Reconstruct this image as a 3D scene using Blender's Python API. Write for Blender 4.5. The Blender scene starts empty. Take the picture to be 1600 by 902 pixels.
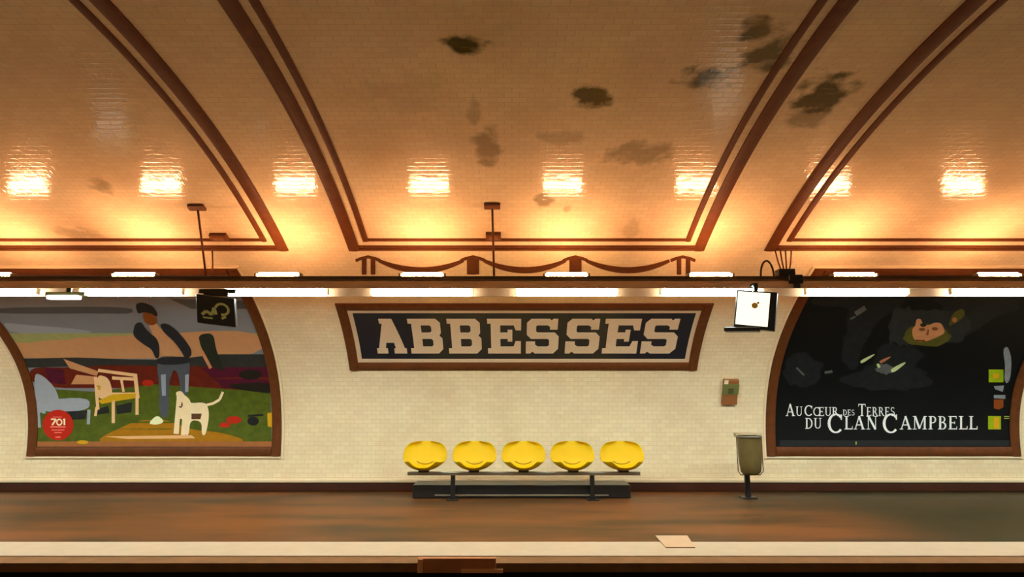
import bpy, bmesh, math, random
from mathutils import Vector, Matrix
from mathutils.geometry import tessellate_polygon
import numpy as np
R = math.radians
random.seed(4)
SC = bpy.context.scene
COL = SC.collection

# ------------------------------------------------------------ camera, world, exposure
PITCH = 9.4
CAM = Vector((-0.2, 0.0, 1.6))
FPX = 1005.0
cam_d = bpy.data.cameras.new('camera')
cam_d.sensor_width = 36.0
cam_d.lens = 36.0 * FPX / 1600.0
cam_d.clip_start = 0.05
cam = bpy.data.objects.new('camera', cam_d)
cam.location = CAM
cam.rotation_euler = (R(90 + PITCH), 0, 0)
COL.objects.link(cam)
SC.camera = cam
W = bpy.data.worlds.new('world'); SC.world = W; W.use_nodes = True
W.node_tree.nodes['Background'].inputs[0].default_value = (1.0, 0.62, 0.35, 1)
W.node_tree.nodes['Background'].inputs[1].default_value = 0.02
SC.view_settings.view_transform = 'Standard'
SC.view_settings.look = 'None'
SC.view_settings.exposure = 0.0
SC.view_settings.gamma = 1.0
SC.view_settings.use_curve_mapping = False
TUBE_W, TUBE_C = 106.0, (0.80, 1.0, 0.94)       # downward fluorescent tubes
UP_W, UP_C = 122.0, (1.0, 0.47, 0.22)           # small upward lamps on the rail

# ------------------------------------------------------------ materials
def mat(name, col, rough=0.5, spec=0.5, metal=0.0, emit=None, estr=0.0, noise=0.0, nscale=6.0,
        bump=0.0, bscale=40.0, alpha_t=0.0, coat=0.0):
    m = bpy.data.materials.new(name); m.use_nodes = True
    nt = m.node_tree; p = nt.nodes['Principled BSDF']
    p.inputs['Base Color'].default_value = (*col, 1)
    p.inputs['Roughness'].default_value = rough
    p.inputs['Specular IOR Level'].default_value = spec
    p.inputs['Metallic'].default_value = metal
    p.inputs['Coat Weight'].default_value = coat
    p.inputs['Transmission Weight'].default_value = alpha_t
    if emit:
        p.inputs['Emission Color'].default_value = (*emit, 1)
        p.inputs['Emission Strength'].default_value = estr
    tc = nt.nodes.new('ShaderNodeTexCoord')
    if noise:
        n = nt.nodes.new('ShaderNodeTexNoise'); n.inputs['Scale'].default_value = nscale
        n.inputs['Detail'].default_value = 6
        nt.links.new(tc.outputs['Object'], n.inputs['Vector'])
        mx = nt.nodes.new('ShaderNodeMix'); mx.data_type = 'RGBA'
        a = [max(0, c * (1 - noise)) for c in col]; b = [min(1, c * (1 + noise)) for c in col]
        mx.inputs['A'].default_value = (*a, 1); mx.inputs['B'].default_value = (*b, 1)
        nt.links.new(n.outputs['Fac'], mx.inputs['Factor'])
        nt.links.new(mx.outputs['Result'], p.inputs['Base Color'])
    if bump:
        n = nt.nodes.new('ShaderNodeTexNoise'); n.inputs['Scale'].default_value = bscale
        n.inputs['Detail'].default_value = 4
        nt.links.new(tc.outputs['Object'], n.inputs['Vector'])
        b = nt.nodes.new('ShaderNodeBump'); b.inputs['Strength'].default_value = bump
        b.inputs['Distance'].default_value = 0.01
        nt.links.new(n.outputs['Fac'], b.inputs['Height'])
        nt.links.new(b.outputs['Normal'], p.inputs['Normal'])
    return m

BROWN = (0.115, 0.034, 0.008)
M = {
 'brown': mat('brown_glazed_ceramic', BROWN, 0.6, 0.15, noise=0.35, nscale=9, bump=0.3, bscale=30),
 'cream': mat('cream_glazed_trim', (0.80, 0.64, 0.42), 0.25, 0.5, noise=0.08),
 'plinth': mat('dark_red_brown_plinth', (0.040, 0.010, 0.004), 0.6, 0.12, noise=0.4, nscale=3),
 'blue': mat('dark_blue_mosaic', (0.010, 0.013, 0.022), 0.3, 0.5, noise=0.3, nscale=20),
 'letter': mat('pale_mosaic', (0.66, 0.50, 0.34), 0.35, 0.5, noise=0.12, nscale=30),
 'edge': mat('pale_edge_stone', (0.52, 0.40, 0.28), 0.6, 0.3, noise=0.12, nscale=5),
 'edgelip': mat('worn_concrete_lip', (0.20, 0.095, 0.035), 0.8, 0.2, noise=0.3, nscale=6),
 'pit': mat('shaded_pit_wall', (0.012, 0.011, 0.010), 0.9, 0.2, noise=0.5, nscale=4),  # near-black base colour holds the shade under the platform edge
 'rust': mat('rusty_brown_metal', (0.16, 0.055, 0.018), 0.6, 0.3, noise=0.3, nscale=8),
 'step': mat('brown_painted_step', (0.42, 0.15, 0.05), 0.6, 0.3, noise=0.2, nscale=8),
 'stepl': mat('lighter_step_iron', (0.75, 0.35, 0.15), 0.6, 0.3),
 'ballast': mat('dark_ballast', (0.02, 0.017, 0.014), 0.9, 0.2, noise=0.6, nscale=12, bump=1, bscale=15),
 'rail': mat('beige_painted_steel', (0.85, 0.52, 0.30), 0.45, 0.4, noise=0.08, nscale=2),
 'shield': mat('brown_shield', (0.10, 0.055, 0.028), 0.7, 0.2),
 'raildark': mat('dark_olive_steel', (0.030, 0.026, 0.012), 0.5, 0.4),
 'reflector': mat('white_enamel_reflector', (0.8, 0.74, 0.6), 0.4, 0.4),
 'tube': mat('lit_white_tube', (0.9, 0.9, 0.85), 0.3, 0.5, emit=TUBE_C, estr=TUBE_W),
 'up': mat('lit_upward_lamp', (0.9, 0.85, 0.7), 0.3, 0.5, emit=UP_C, estr=UP_W),
 'cap': mat('grey_lamp_cap', (0.25, 0.2, 0.13), 0.4, 0.5),
 'black': mat('black_painted_metal', (0.010, 0.010, 0.011), 0.35, 0.5),
 'steel': mat('brushed_steel', (0.38, 0.36, 0.30), 0.35, 0.5, metal=0.9),
 'yellow': mat('yellow_fibreglass', (0.72, 0.46, 0.002), 0.5, 0.2),
 'yshade': mat('dark_yellow_crease', (0.35, 0.20, 0.01), 0.5, 0.3),
 'bag': mat('olive_plastic_bag', (0.16, 0.115, 0.04), 0.3, 0.5, noise=0.35, nscale=7, bump=1.0, bscale=12, alpha_t=0.25),
 'boxg': mat('olive_grey_enamel', (0.14, 0.15, 0.045), 0.45, 0.4),
 'boxb': mat('brown_enamel', (0.26, 0.10, 0.03), 0.45, 0.4),
 'sheet': mat('pale_cover_slab', (0.54, 0.36, 0.23), 0.6, 0.3, noise=0.1),
 'screen': mat('lit_white_screen', (0.9, 0.9, 0.85), 0.3, 0.5, emit=(1, 0.95, 0.74), estr=1.15),
 'gold': mat('gold_print', (0.75, 0.42, 0.02), 0.5, 0.4),
 'signmark': mat('pale_green_marks', (0.62, 0.70, 0.28), 0.5, 0.4),  # plain pale green colour, no emission
}
_pc = {}
def paint(rgb, noise=0.0, ns=9):
    """printed ink from an sRGB colour as it reads under the platform light"""
    k = (rgb, noise)
    if k not in _pc:
        lin = [((c / 255) / 12.92 if c < 10 else ((c / 255 + 0.055) / 1.055) ** 2.4) for c in rgb]
        lin = [min(0.85, lin[0] * 1.3), min(0.85, lin[1] * 1.4), min(0.85, lin[2] * 1.6)]
        _pc[k] = mat('printed_ink_%02x%02x%02x' % rgb, lin, 0.55, 0.25, noise=noise, nscale=ns)
    return _pc[k]

# ------------------------------------------------------------ the vault's section (Y, Z), arc length s
EY, EZ, EA, EB = 3.796, 0.6216, 7.466, 3.9735
EC = [0.0, 0.0054, 0.0057, -0.0054, -0.0031]
def sect(ph):
    r = 1 + sum(c * math.cos(2 * k * ph) for k, c in enumerate(EC))
    return EY + EA * r * math.cos(ph), EZ + EB * r * math.sin(ph)
_ph0 = -0.16
while sect(_ph0)[1] < 0: _ph0 += 0.0005
_ph1 = math.pi - _ph0
NT = 6000
_PH = [_ph0 + (_ph1 - _ph0) * i / NT for i in range(NT + 1)]
_YZ = np.array([sect(p) for p in _PH])
_S = np.concatenate([[0], np.cumsum(np.hypot(*np.diff(_YZ, axis=0).T))])
STOT = float(_S[-1])
def yz(s): return float(np.interp(s, _S, _YZ[:, 0])), float(np.interp(s, _S, _YZ[:, 1]))
def surf(x, s, off=0.0):
    y, z = yz(s); y2, z2 = yz(min(s + 0.03, STOT)); y1, z1 = yz(max(s - 0.03, 0))
    ty, tz = y2 - y1, z2 - z1; l = math.hypot(ty, tz)
    return Vector((x, y - tz / l * off, z + ty / l * off))
ct, st = math.cos(R(PITCH)), math.sin(R(PITCH))
def project(p):
    d = p.y * ct + (p.z - 1.6) * st; v = (p.z - 1.6) * ct - p.y * st
    return 800 + FPX * (p.x + 0.2) / d, 451 - FPX * v / d
_k = [i for i in range(NT // 2)]
_ppy = np.array([project(Vector((0, *_YZ[i])))[1] for i in _k])
def s_of(py): return float(np.interp(-py, -_ppy, _S[:NT // 2]))
def x_of(px, s):
    y, z = yz(s); d = y * ct + (z - 1.6) * st
    return (px - 800) / FPX * d - 0.2
def at_wall(px, py, off=0.0):          # a place on the tiled wall
    s = s_of(py); return surf(x_of(px, s), s, off)
def at_depth(px, py, Y):               # a place at a given depth
    a = (px - 800) / FPX; b = (451 - py) / FPX
    t = Y / (ct - b * st)
    return Vector((-0.2 + a * t, Y, 1.6 + t * (st + b * ct)))

# ------------------------------------------------------------ object helpers
def link(name, bm, m, parent=None, smooth=False):
    me = bpy.data.meshes.new(name)
    bm.normal_update()
    if parent is not None and parent.type == 'EMPTY':
        bm.transform(Matrix.Translation(-parent.location))
    elif parent is not None:
        q = parent
        while q.parent is not None: q = q.parent
        bm.transform(Matrix.Translation(-q.location))
    bm.to_mesh(me); bm.free()
    me.materials.append(m)
    if smooth:
        for f in me.polygons: f.use_smooth = True
    o = bpy.data.objects.new(name, me); COL.objects.link(o)
    if parent is not None: o.parent = parent
    return o
def tag(o, label, cat, group=None, kind=None):
    o['label'] = label; o['category'] = cat
    if group: o['group'] = group
    if kind: o['kind'] = kind
    return o
def thing(name, label, cat, loc, group=None):
    o = bpy.data.objects.new(name, None); COL.objects.link(o); o.location = loc
    o.empty_display_size = 0.1
    return tag(o, label, cat, group)
def struct(o, label=None):
    o['kind'] = 'structure'
    if label: o['label'] = label
    return o
def box(bm, c, s, rot=None, bev=0.0):
    r = bmesh.ops.create_cube(bm, size=1.0)
    vs = r['verts']
    mt = Matrix.Diagonal((*s, 1))
    if rot is not None: mt = rot.to_4x4() @ mt
    mt = Matrix.Translation(c) @ mt
    bmesh.ops.transform(bm, matrix=mt, verts=vs)
    if bev:
        es = list({e for v in vs for e in v.link_edges})
        bmesh.ops.bevel(bm, geom=es, offset=bev, segments=2, affect='EDGES', profile=0.5)
def tube(bm, pts, r, n=10, caps=True):
    pts = [Vector(p) for p in pts]; rings = []
    for i, p in enumerate(pts):
        t = (pts[min(i + 1, len(pts) - 1)] - pts[max(i - 1, 0)]).normalized()
        a = Vector((0, 0, 1)) if abs(t.z) < 0.9 else Vector((0, 1, 0))
        u = t.cross(a).normalized(); v = t.cross(u)
        rr = r[i] if isinstance(r, (list, tuple)) else r
        rings.append([bm.verts.new(p + (u * math.cos(k * 2 * math.pi / n) + v * math.sin(k * 2 * math.pi / n)) * rr) for k in range(n)])
    for a, b in zip(rings, rings[1:]):
        for k in range(n): bm.faces.new((a[k], a[(k + 1) % n], b[(k + 1) % n], b[k]))
    if caps:
        bm.faces.new(rings[0][::-1]); bm.faces.new(rings[-1])
def strip(bm, path, h=0.012, crown=0.0, base=-0.004):
    """raised band on the vault: path = list of ((xa, sa), (xb, sb)) cross pairs"""
    prof = [(0, base), (0, h), (0.25, h + crown * 0.8), (0.5, h + crown), (0.75, h + crown * 0.8), (1, h), (1, base)]
    rows = []
    for (xa, sa), (xb, sb) in path:
        rows.append([bm.verts.new(surf(xa + (xb - xa) * t, sa + (sb - sa) * t, o)) for t, o in prof])
    for a, b in zip(rows, rows[1:]):
        for k in range(len(prof) - 1): bm.faces.new((a[k], a[k + 1], b[k + 1], b[k]))
    bm.faces.new(rows[0]); bm.faces.new(rows[-1][::-1])
def vband(bm, x0, x1, s0, s1, **k):
    n = max(2, int(abs(s1 - s0) / 0.06))
    strip(bm, [((x0, s0 + (s1 - s0) * i / n), (x1, s0 + (s1 - s0) * i / n)) for i in range(n + 1)], **k)
def hband(bm, x0, x1, s0, s1, **k):
    n = max(2, int(abs(x1 - x0) / 0.5))
    strip(bm, [((x0 + (x1 - x0) * i / n, s0), (x0 + (x1 - x0) * i / n, s1)) for i in range(n + 1)], **k)
def frame_bm(x0, x1, s0, s1, w, **k):
    bm = bmesh.new()
    vband(bm, x0, x0 + w, s0, s1, **k); vband(bm, x1 - w, x1, s0, s1, **k)
    hband(bm, x0 + w, x1 - w, s0, s0 + w, **k); hband(bm, x0 + w, x1 - w, s1 - w, s1, **k)
    return bm
def grid_area(x0, x1, s0, s1, off):
    """thin slab lying on the vault"""
    bm = bmesh.new()
    n = max(2, int((s1 - s0) / 0.06)); rows = []
    for i in range(n + 1):
        s = s0 + (s1 - s0) * i / n
        rows.append([bm.verts.new(surf(x0, s, 0.0)), bm.verts.new(surf(x0, s, off)), bm.verts.new(surf(x1, s, off)), bm.verts.new(surf(x1, s, 0.0))])
    for a, b in zip(rows, rows[1:]):
        for k in range(3): bm.faces.new((a[k], a[k + 1], b[k + 1], b[k]))
    bm.faces.new(rows[0][::-1]); bm.faces.new(rows[-1])
    bmesh.ops.recalc_face_normals(bm, faces=bm.faces)
    return bm
def decal_bm(polys, off, seg=16):
    """flat print: polygons given in the photograph's frame, laid onto the curved wall"""
    bm = bmesh.new()
    for j, pl in enumerate(polys):
        pl = [Vector((x, y, 0)) for x, y in pl]
        vs = [bm.verts.new(p) for p in pl]
        for t in tessellate_polygon([pl]):
            try: bm.faces.new([vs[i] for i in t])
            except ValueError: pass
    for _ in range(5):
        es = [e for e in bm.edges if abs(e.verts[0].co.y - e.verts[1].co.y) > seg]
        if not es: break
        bmesh.ops.subdivide_edges(bm, edges=es, cuts=1)
        bmesh.ops.triangulate(bm, faces=bm.faces)
    bm.normal_update()
    for v in bm.verts: v.co = at_wall(v.co.x, v.co.y, off)
    bm.normal_update()
    for f in bm.faces:
        if f.normal.y > 0: f.normal_flip()
    return bm

# ------------------------------------------------------------ tile material
def uv_pt(px, py):
    s = s_of(py); return x_of(px, s), s
STAINS = [  # px, py, half-width px, half-height px, strength : soot stains on the vault tiles
 (728, 70, 32, 12, 1.0), (925, 152, 26, 14, .9), (1105, 121, 40, 13, .85), (1192, 45, 24, 18, .8), (1202, 85, 34, 22, .8),
 (1285, 150, 34, 34, .9), (1000, 238, 42, 16, .45), (762, 232, 18, 28, .5), (1262, 182, 30, 14, .5), (742, 178, 9, 22, .3),
 (848, 312, 12, 12, .55), (640, 150, 60, 30, .12), (880, 215, 30, 10, .3), (160, 292, 14, 10, .45), (120, 365, 32, 8, .35),
 (885, 328, 6, 6, .4), (985, 362, 14, 14, .25),
]
def tile_material():
    m = bpy.data.materials.new('bevelled_cream_tiles'); m.use_nodes = True
    nt = m.node_tree; N = nt.nodes; L = nt.links; p = N['Principled BSDF']
    uv = N.new('ShaderNodeUVMap'); uv.uv_map = 'metres'
    def brick(smooth):
        b = N.new('ShaderNodeTexBrick')
        b.inputs['Scale'].default_value = 1.0
        b.inputs['Brick Width'].default_value = 0.15; b.inputs['Row Height'].default_value = 0.075
        b.inputs['Mortar Size'].default_value = 0.0035; b.inputs['Mortar Smooth'].default_value = smooth
        b.inputs['Color1'].default_value = (0, 0, 0, 1); b.inputs['Color2'].default_value = (1, 1, 1, 1)
        b.inputs['Mortar'].default_value = (0.5, 0.5, 0.5, 1)
        L.new(uv.outputs['UV'], b.inputs['Vector'])
        return b
    b = brick(0.1)
    mixc = N.new('ShaderNodeMix'); mixc.data_type = 'RGBA'
    mixc.inputs['A'].default_value = (0.79, 0.64, 0.42, 1); mixc.inputs['B'].default_value = (0.84, 0.70, 0.46, 1)
    L.new(b.outputs['Color'], mixc.inputs['Factor'])
    mm = N.new('ShaderNodeMix'); mm.data_type = 'RGBA'; mm.inputs['B'].default_value = (0.68, 0.54, 0.35, 1)
    L.new(b.outputs['Fac'], mm.inputs['Factor']); L.new(mixc.outputs['Result'], mm.inputs['A'])
    cur = mm.outputs['Result']
    # large soft grime
    n = N.new('ShaderNodeTexNoise'); n.inputs['Scale'].default_value = 0.9; n.inputs['Detail'].default_value = 5
    L.new(uv.outputs['UV'], n.inputs['Vector'])
    mr = N.new('ShaderNodeMapRange'); mr.inputs['From Min'].default_value = 0.45; mr.inputs['From Max'].default_value = 0.8
    mr.inputs['To Max'].default_value = 0.35; L.new(n.outputs['Fac'], mr.inputs['Value'])
    g = N.new('ShaderNodeMix'); g.data_type = 'RGBA'; g.inputs['B'].default_value = (0.45, 0.29, 0.15, 1)
    L.new(mr.outputs['Result'], g.inputs['Factor']); L.new(cur, g.inputs['A']); cur = g.outputs['Result']
    n2 = N.new('ShaderNodeTexNoise'); n2.inputs['Scale'].default_value = 5.0; n2.inputs['Detail'].default_value = 5
    L.new(uv.outputs['UV'], n2.inputs['Vector'])
    acc = None
    for px, py, hw, hh, stg in STAINS:
        u, s = uv_pt(px, py); u1, _ = uv_pt(px + hw, py); s1 = s_of(py - hh)
        mp = N.new('ShaderNodeMapping'); mp.vector_type = 'TEXTURE'
        mp.inputs['Location'].default_value = (u, s, 0)
        mp.inputs['Scale'].default_value = (abs(u1 - u) * 1.25, abs(s1 - s) * 1.25, 1)
        L.new(uv.outputs['UV'], mp.inputs['Vector'])
        ln = N.new('ShaderNodeVectorMath'); ln.operation = 'LENGTH'; L.new(mp.outputs['Vector'], ln.inputs[0])
        ad = N.new('ShaderNodeMath'); ad.operation = 'MULTIPLY_ADD'; ad.inputs[1].default_value = 2.4
        L.new(n2.outputs['Fac'], ad.inputs[0]); L.new(ln.outputs['Value'], ad.inputs[2])
        r2 = N.new('ShaderNodeMapRange'); r2.inputs['From Min'].default_value = 2.3; r2.inputs['From Max'].default_value = 1.75
        r2.inputs['To Min'].default_value = 0; r2.inputs['To Max'].default_value = stg
        L.new(ad.outputs[0], r2.inputs['Value'])
        if acc is None: acc = r2.outputs['Result']
        else:
            mxx = N.new('ShaderNodeMath'); mxx.operation = 'MAXIMUM'
            L.new(acc, mxx.inputs[0]); L.new(r2.outputs['Result'], mxx.inputs[1]); acc = mxx.outputs[0]
    d = N.new('ShaderNodeMix'); d.data_type = 'RGBA'; d.inputs['B'].default_value = (0.075, 0.06, 0.02, 1)
    L.new(acc, d.inputs['Factor']); L.new(cur, d.inputs['A']); L.new(d.outputs['Result'], p.inputs['Base Color'])
    p.inputs['Roughness'].default_value = 0.11
    p.inputs['Specular IOR Level'].default_value = 0.5
    b2 = brick(1.0); b2.inputs['Mortar Size'].default_value = 0.014
    bp = N.new('ShaderNodeBump'); bp.invert = True
    bp.inputs['Strength'].default_value = 0.11; bp.inputs['Distance'].default_value = 0.004
    L.new(b2.outputs['Fac'], bp.inputs['Height'])
    n3 = N.new('ShaderNodeTexNoise'); n3.inputs['Scale'].default_value = 9.0; n3.inputs['Detail'].default_value = 2
    L.new(uv.outputs['UV'], n3.inputs['Vector'])
    bp2 = N.new('ShaderNodeBump'); bp2.inputs['Strength'].default_value = 0.2; bp2.inputs['Distance'].default_value = 0.012
    L.new(n3.outputs['Fac'], bp2.inputs['Height']); L.new(bp.outputs['Normal'], bp2.inputs['Normal'])
    L.new(bp2.outputs['Normal'], p.inputs['Normal'])
    return m
M['tile'] = tile_material()

def asphalt():
    m = bpy.data.materials.new('worn_asphalt'); m.use_nodes = True
    nt = m.node_tree; N = nt.nodes; L = nt.links; p = N['Principled BSDF']
    tc = N.new('ShaderNodeTexCoord')
    mp = N.new('ShaderNodeMapping'); mp.inputs['Scale'].default_value = (0.35, 1.3, 1); L.new(tc.outputs['Object'], mp.inputs['Vector'])
    n = N.new('ShaderNodeTexNoise'); n.inputs['Scale'].default_value = 1.1; n.inputs['Detail'].default_value = 7
    L.new(mp.outputs['Vector'], n.inputs['Vector'])
    cr = N.new('ShaderNodeValToRGB')
    cr.color_ramp.elements[0].position = 0.36; cr.color_ramp.elements[0].color = (0.048, 0.026, 0.008, 1)
    cr.color_ramp.elements[1].position = 0.60; cr.color_ramp.elements[1].color = (0.150, 0.053, 0.013, 1)
    L.new(n.outputs['Fac'], cr.inputs['Fac'])
    # darker stretch to the right of the bin
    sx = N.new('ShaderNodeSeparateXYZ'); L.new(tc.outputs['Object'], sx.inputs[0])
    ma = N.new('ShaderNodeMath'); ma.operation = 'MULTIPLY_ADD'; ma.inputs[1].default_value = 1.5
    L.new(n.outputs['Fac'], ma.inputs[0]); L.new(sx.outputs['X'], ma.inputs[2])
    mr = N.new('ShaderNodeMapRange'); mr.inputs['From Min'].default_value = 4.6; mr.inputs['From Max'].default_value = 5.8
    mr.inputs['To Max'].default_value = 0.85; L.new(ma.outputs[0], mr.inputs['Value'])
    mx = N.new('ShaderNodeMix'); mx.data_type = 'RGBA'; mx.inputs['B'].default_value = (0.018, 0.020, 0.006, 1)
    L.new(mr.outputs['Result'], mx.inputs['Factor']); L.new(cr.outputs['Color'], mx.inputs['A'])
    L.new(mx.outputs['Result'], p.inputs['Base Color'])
    p.inputs['Roughness'].default_value = 0.5; p.inputs['Specular IOR Level'].default_value = 0.22
    n2 = N.new('ShaderNodeTexNoise'); n2.inputs['Scale'].default_value = 60; L.new(tc.outputs['Object'], n2.inputs['Vector'])
    b = N.new('ShaderNodeBump'); b.inputs['Strength'].default_value = 0.25; b.inputs['Distance'].default_value = 0.004
    L.new(n2.outputs['Fac'], b.inputs['Height']); L.new(b.outputs['Normal'], p.inputs['Normal'])
    return m
M['asphalt'] = asphalt()

# ------------------------------------------------------------ structure: vault, walls, platforms
HX = 16.0
S_WALL = s_of(560)           # the lower wall hands over to the vault here
def shell(name, s0, s1, label):
    n = max(4, int((s1 - s0) / 0.05)); nx = 8
    verts, faces, uvs = [], [], []
    for i in range(n + 1):
        s = s0 + (s1 - s0) * i / n; y, z = yz(s)
        for j in range(nx + 1):
            x = -HX + 2 * HX * j / nx; verts.append((x, y, z)); uvs.append((x, s))
    for i in range(n):
        for j in range(nx):
            a = i * (nx + 1) + j; faces.append((a, a + nx + 1, a + nx + 2, a + 1))
    me = bpy.data.meshes.new(name); me.from_pydata(verts, [], faces); me.update()
    ul = me.uv_layers.new(name='metres')
    for l in me.loops: ul.data[l.index].uv = (uvs[l.vertex_index][0] + 20, uvs[l.vertex_index][1])
    me.materials.append(M['tile'])
    for f in me.polygons: f.use_smooth = True
    o = bpy.data.objects.new(name, me); COL.objects.link(o)
    return struct(o, label)
# stains are placed in the same shifted metres
for nd in M['tile'].node_tree.nodes:
    if nd.bl_idname == 'ShaderNodeMapping': nd.inputs['Location'].default_value[0] += 20
shell('wall_back', 0.0, S_WALL, 'cream tiled lower wall behind the far platform')
shell('ceiling', S_WALL, STOT - S_WALL, 'curved vault of cream tiles')
shell('wall_front', STOT - S_WALL, STOT, 'cream tiled wall behind the near platform')

Y_W = yz(0)[0]
EDGE_IN, EDGE_OUT = 7.46, 6.83
bm = bmesh.new(); box(bm, (0, (Y_W + 0.1 + EDGE_IN) / 2, -0.1), (2 * HX, Y_W + 0.1 - EDGE_IN, 0.2))
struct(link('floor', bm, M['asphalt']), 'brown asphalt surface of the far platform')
bm = bmesh.new(); box(bm, (0, (EDGE_IN + EDGE_OUT) / 2, -0.035), (2 * HX, EDGE_IN - EDGE_OUT, 0.075), bev=0.008)
struct(link('trim_1', bm, M['edge']), 'pale stone strip along the platform edge')
LIP = EDGE_OUT - 0.25
bm = bmesh.new(); box(bm, (0, (EDGE_OUT + LIP) / 2, -0.05), (2 * HX, EDGE_OUT - LIP, 0.085), bev=0.004)
struct(link('trim_2', bm, M['edgelip']), 'worn brown lip below the pale platform edge')
bm = bmesh.new(); box(bm, (0, EDGE_OUT + 0.40, -0.65), (2 * HX, 0.9, 1.11))
struct(link('wall_pit', bm, M['pit']), 'dark shaded wall of the track pit under the platform edge')
NE = 2 * EY - EDGE_OUT; NI = 2 * EY - EDGE_IN
bm = bmesh.new(); box(bm, (0, (NI - (Y_W - 2 * EY) - 0.1) / 2, -0.1), (2 * HX, NI + (Y_W - 2 * EY) + 0.1, 0.2))
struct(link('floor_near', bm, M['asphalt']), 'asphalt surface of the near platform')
bm = bmesh.new(); box(bm, (0, (NE + NI) / 2, -0.1), (2 * HX, NE - NI, 0.2))
struct(link('trim_3', bm, M['edge']), 'pale stone strip along the near platform edge')
bm = bmesh.new(); box(bm, (0, NE - 0.45, -0.7), (2 * HX, 0.7, 1.1))
struct(link('wall_pit_near', bm, M['pit']), 'dark wall of the track pit under the near platform')
bm = bmesh.new(); box(bm, (0, EY, -1.3), (2 * HX, 7.2, 0.2))
struct(link('floor_track', bm, M['ballast']), 'dark ballast bed between the platforms')
# baseboard with a pale ledge
bm = bmesh.new(); hband(bm, -HX, HX, 0.0, s_of(754.5), h=0.03, crown=0.004)
struct(link('baseboard_back', bm, M['plinth']), 'dark red-brown plinth along the foot of the wall')
bm = bmesh.new(); hband(bm, -HX, HX, s_of(754.5), s_of(748.5), h=0.045, crown=0.01)
struct(link('trim_4', bm, M['cream']), 'pale rounded ledge above the plinth')

# panel borders on the vault: thick and thin brown bands
s_low0, s_low1 = s_of(391), s_of(383.5)
s_thin0, s_thin1 = s_of(376.5), s_of(372.5)
def panel(n, xc, hw, label):
    bm = bmesh.new()
    top = STOT - s_low0
    for sg in (-1, 1):
        a, b = xc + sg * hw, xc + sg * (hw - 0.15)
        vband(bm, min(a, b), max(a, b), s_low0, top, h=0.014, crown=0.012)
        a, b = xc + sg * (hw - 0.235), xc + sg * (hw - 0.31)
        vband(bm, min(a, b), max(a, b), s_thin0, STOT - s_thin0, h=0.012, crown=0.008)
    x0, x1 = xc - hw + 0.15, xc + hw - 0.15
    w = (s_low1 - s_low0)
    for f in (lambda q: q, lambda q: STOT - q):
        for u, v in ((s_low0, s_low0 + w * .42), (s_low0 + w * .58, s_low1)):
            u, v = f(u), f(v); hband(bm, x0, x1, min(u, v), max(u, v), h=0.014, crown=0.008)
        u, v = f(s_thin0), f(s_thin1); hband(bm, x0 + 0.16, x1 - 0.16, min(u, v), max(u, v), h=0.012, crown=0.006)
    o = struct(link('trim_%d' % n, bm, M['brown'], smooth=False), label)
    return o
panel(5, 0, 2.45, 'brown glazed double border of the middle vault panel')
panel(6, -6.31, 3.03, 'brown glazed double border of the left vault panel')
panel(7, 6.31, 3.03, 'brown glazed double border of the right vault panel')
panel(8, -12.2, 2.0, 'brown glazed double border far to the left'); panel(9, 12.2, 2.0, 'brown glazed double border far to the right')

# ------------------------------------------------------------ ABBESSES name panel
def rect_ps(x0, y0, x1, y1): return [(x0, y0), (x1, y0), (x1, y1), (x0, y1)]
s_a, s_b = s_of(578), s_of(474)
sx0, sx1 = -2.92, 2.90
sign = thing('station_name_sign', 'wide dark mosaic sign reading ABBESSES in a brown ceramic border', 'sign', surf(0, s_a, 0), None)
FW = s_of(566) - s_a
link('frame', frame_bm(sx0, sx1, s_a, s_b, FW, h=0.02, crown=0.02), M['brown'], sign)
link('white_border', grid_area(sx0 + FW, sx1 - FW, s_a + FW, s_b - FW, 0.008), M['letter'], sign)
WB = 0.075
s_f0, s_f1 = s_a + FW + WB, s_b - FW - WB
fx0, fx1 = sx0 + FW + WB, sx1 - FW - WB
link('background', grid_area(fx0, fx1, s_f0, s_f1, 0.012), M['blue'], sign)
LH0 = s_f0 + (s_f1 - s_f0) * 0.115; LH1 = s_f1 - (s_f1 - s_f0) * 0.125
T, V = 0.27, 0.19
c = 0.10
LET = {
 'A': [[(0.0, 0), (0.36, 0), (0.36, .14), (.30, .14), (.34, .30), (.60, .30), (.64, .14), (.58, .14), (.58, 0), (1.0, 0), (1.0, .14), (.94, .14), (.64, 1), (.22, 1), (.22, .86), (.30, .86), (.07, .14), (0, .14)]],
 'E': [[(0, 0), (1, 0), (1, .34), (.84, .34), (.78, V), (.38, V), (.38, .41), (.60, .41), (.60, .33), (.74, .33), (.74, .67), (.60, .67), (.60, .59), (.38, .59), (.38, 1 - V), (.78, 1 - V), (.84, .66), (1, .66), (1, 1), (0, 1), (0, .86), (.10, .86), (.10, .14), (0, .14)]],
 'S': [[(0, 0), (.14, 0), (.2, .05), (.28, 0), (.85, 0), (1, .13), (1, .47), (.87, .59), (.34, .59), (.30, .63), (.30, .78), (.34, 1 - V), (.64, 1 - V), (.72, .76), (.72, .68), (.95, .68), (.95, 1), (.81, 1), (.76, .95), (.70, 1), (.15, 1), (.02, .88), (.02, .53), (.15, .41), (.66, .41), (.71, .37), (.71, .22), (.66, V), (.36, V), (.28, .24), (.28, .33), (0, .33)]],
}
LET['B'] = [[(0, 0), (.86, 0), (1, .12), (1, .42), (.91, .5), (.97, .58), (.97, .88), (.84, 1), (0, 1), (0, .86), (.10, .86), (.10, .14), (0, .14)],
            [(.38, V), (.38, .41), (.66, .41), (.71, .37), (.71, .23), (.66, V)][::-1], [(.38, .59), (.38, 1 - V), (.64, 1 - V), (.69, .77), (.69, .63), (.64, .59)][::-1]]
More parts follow.
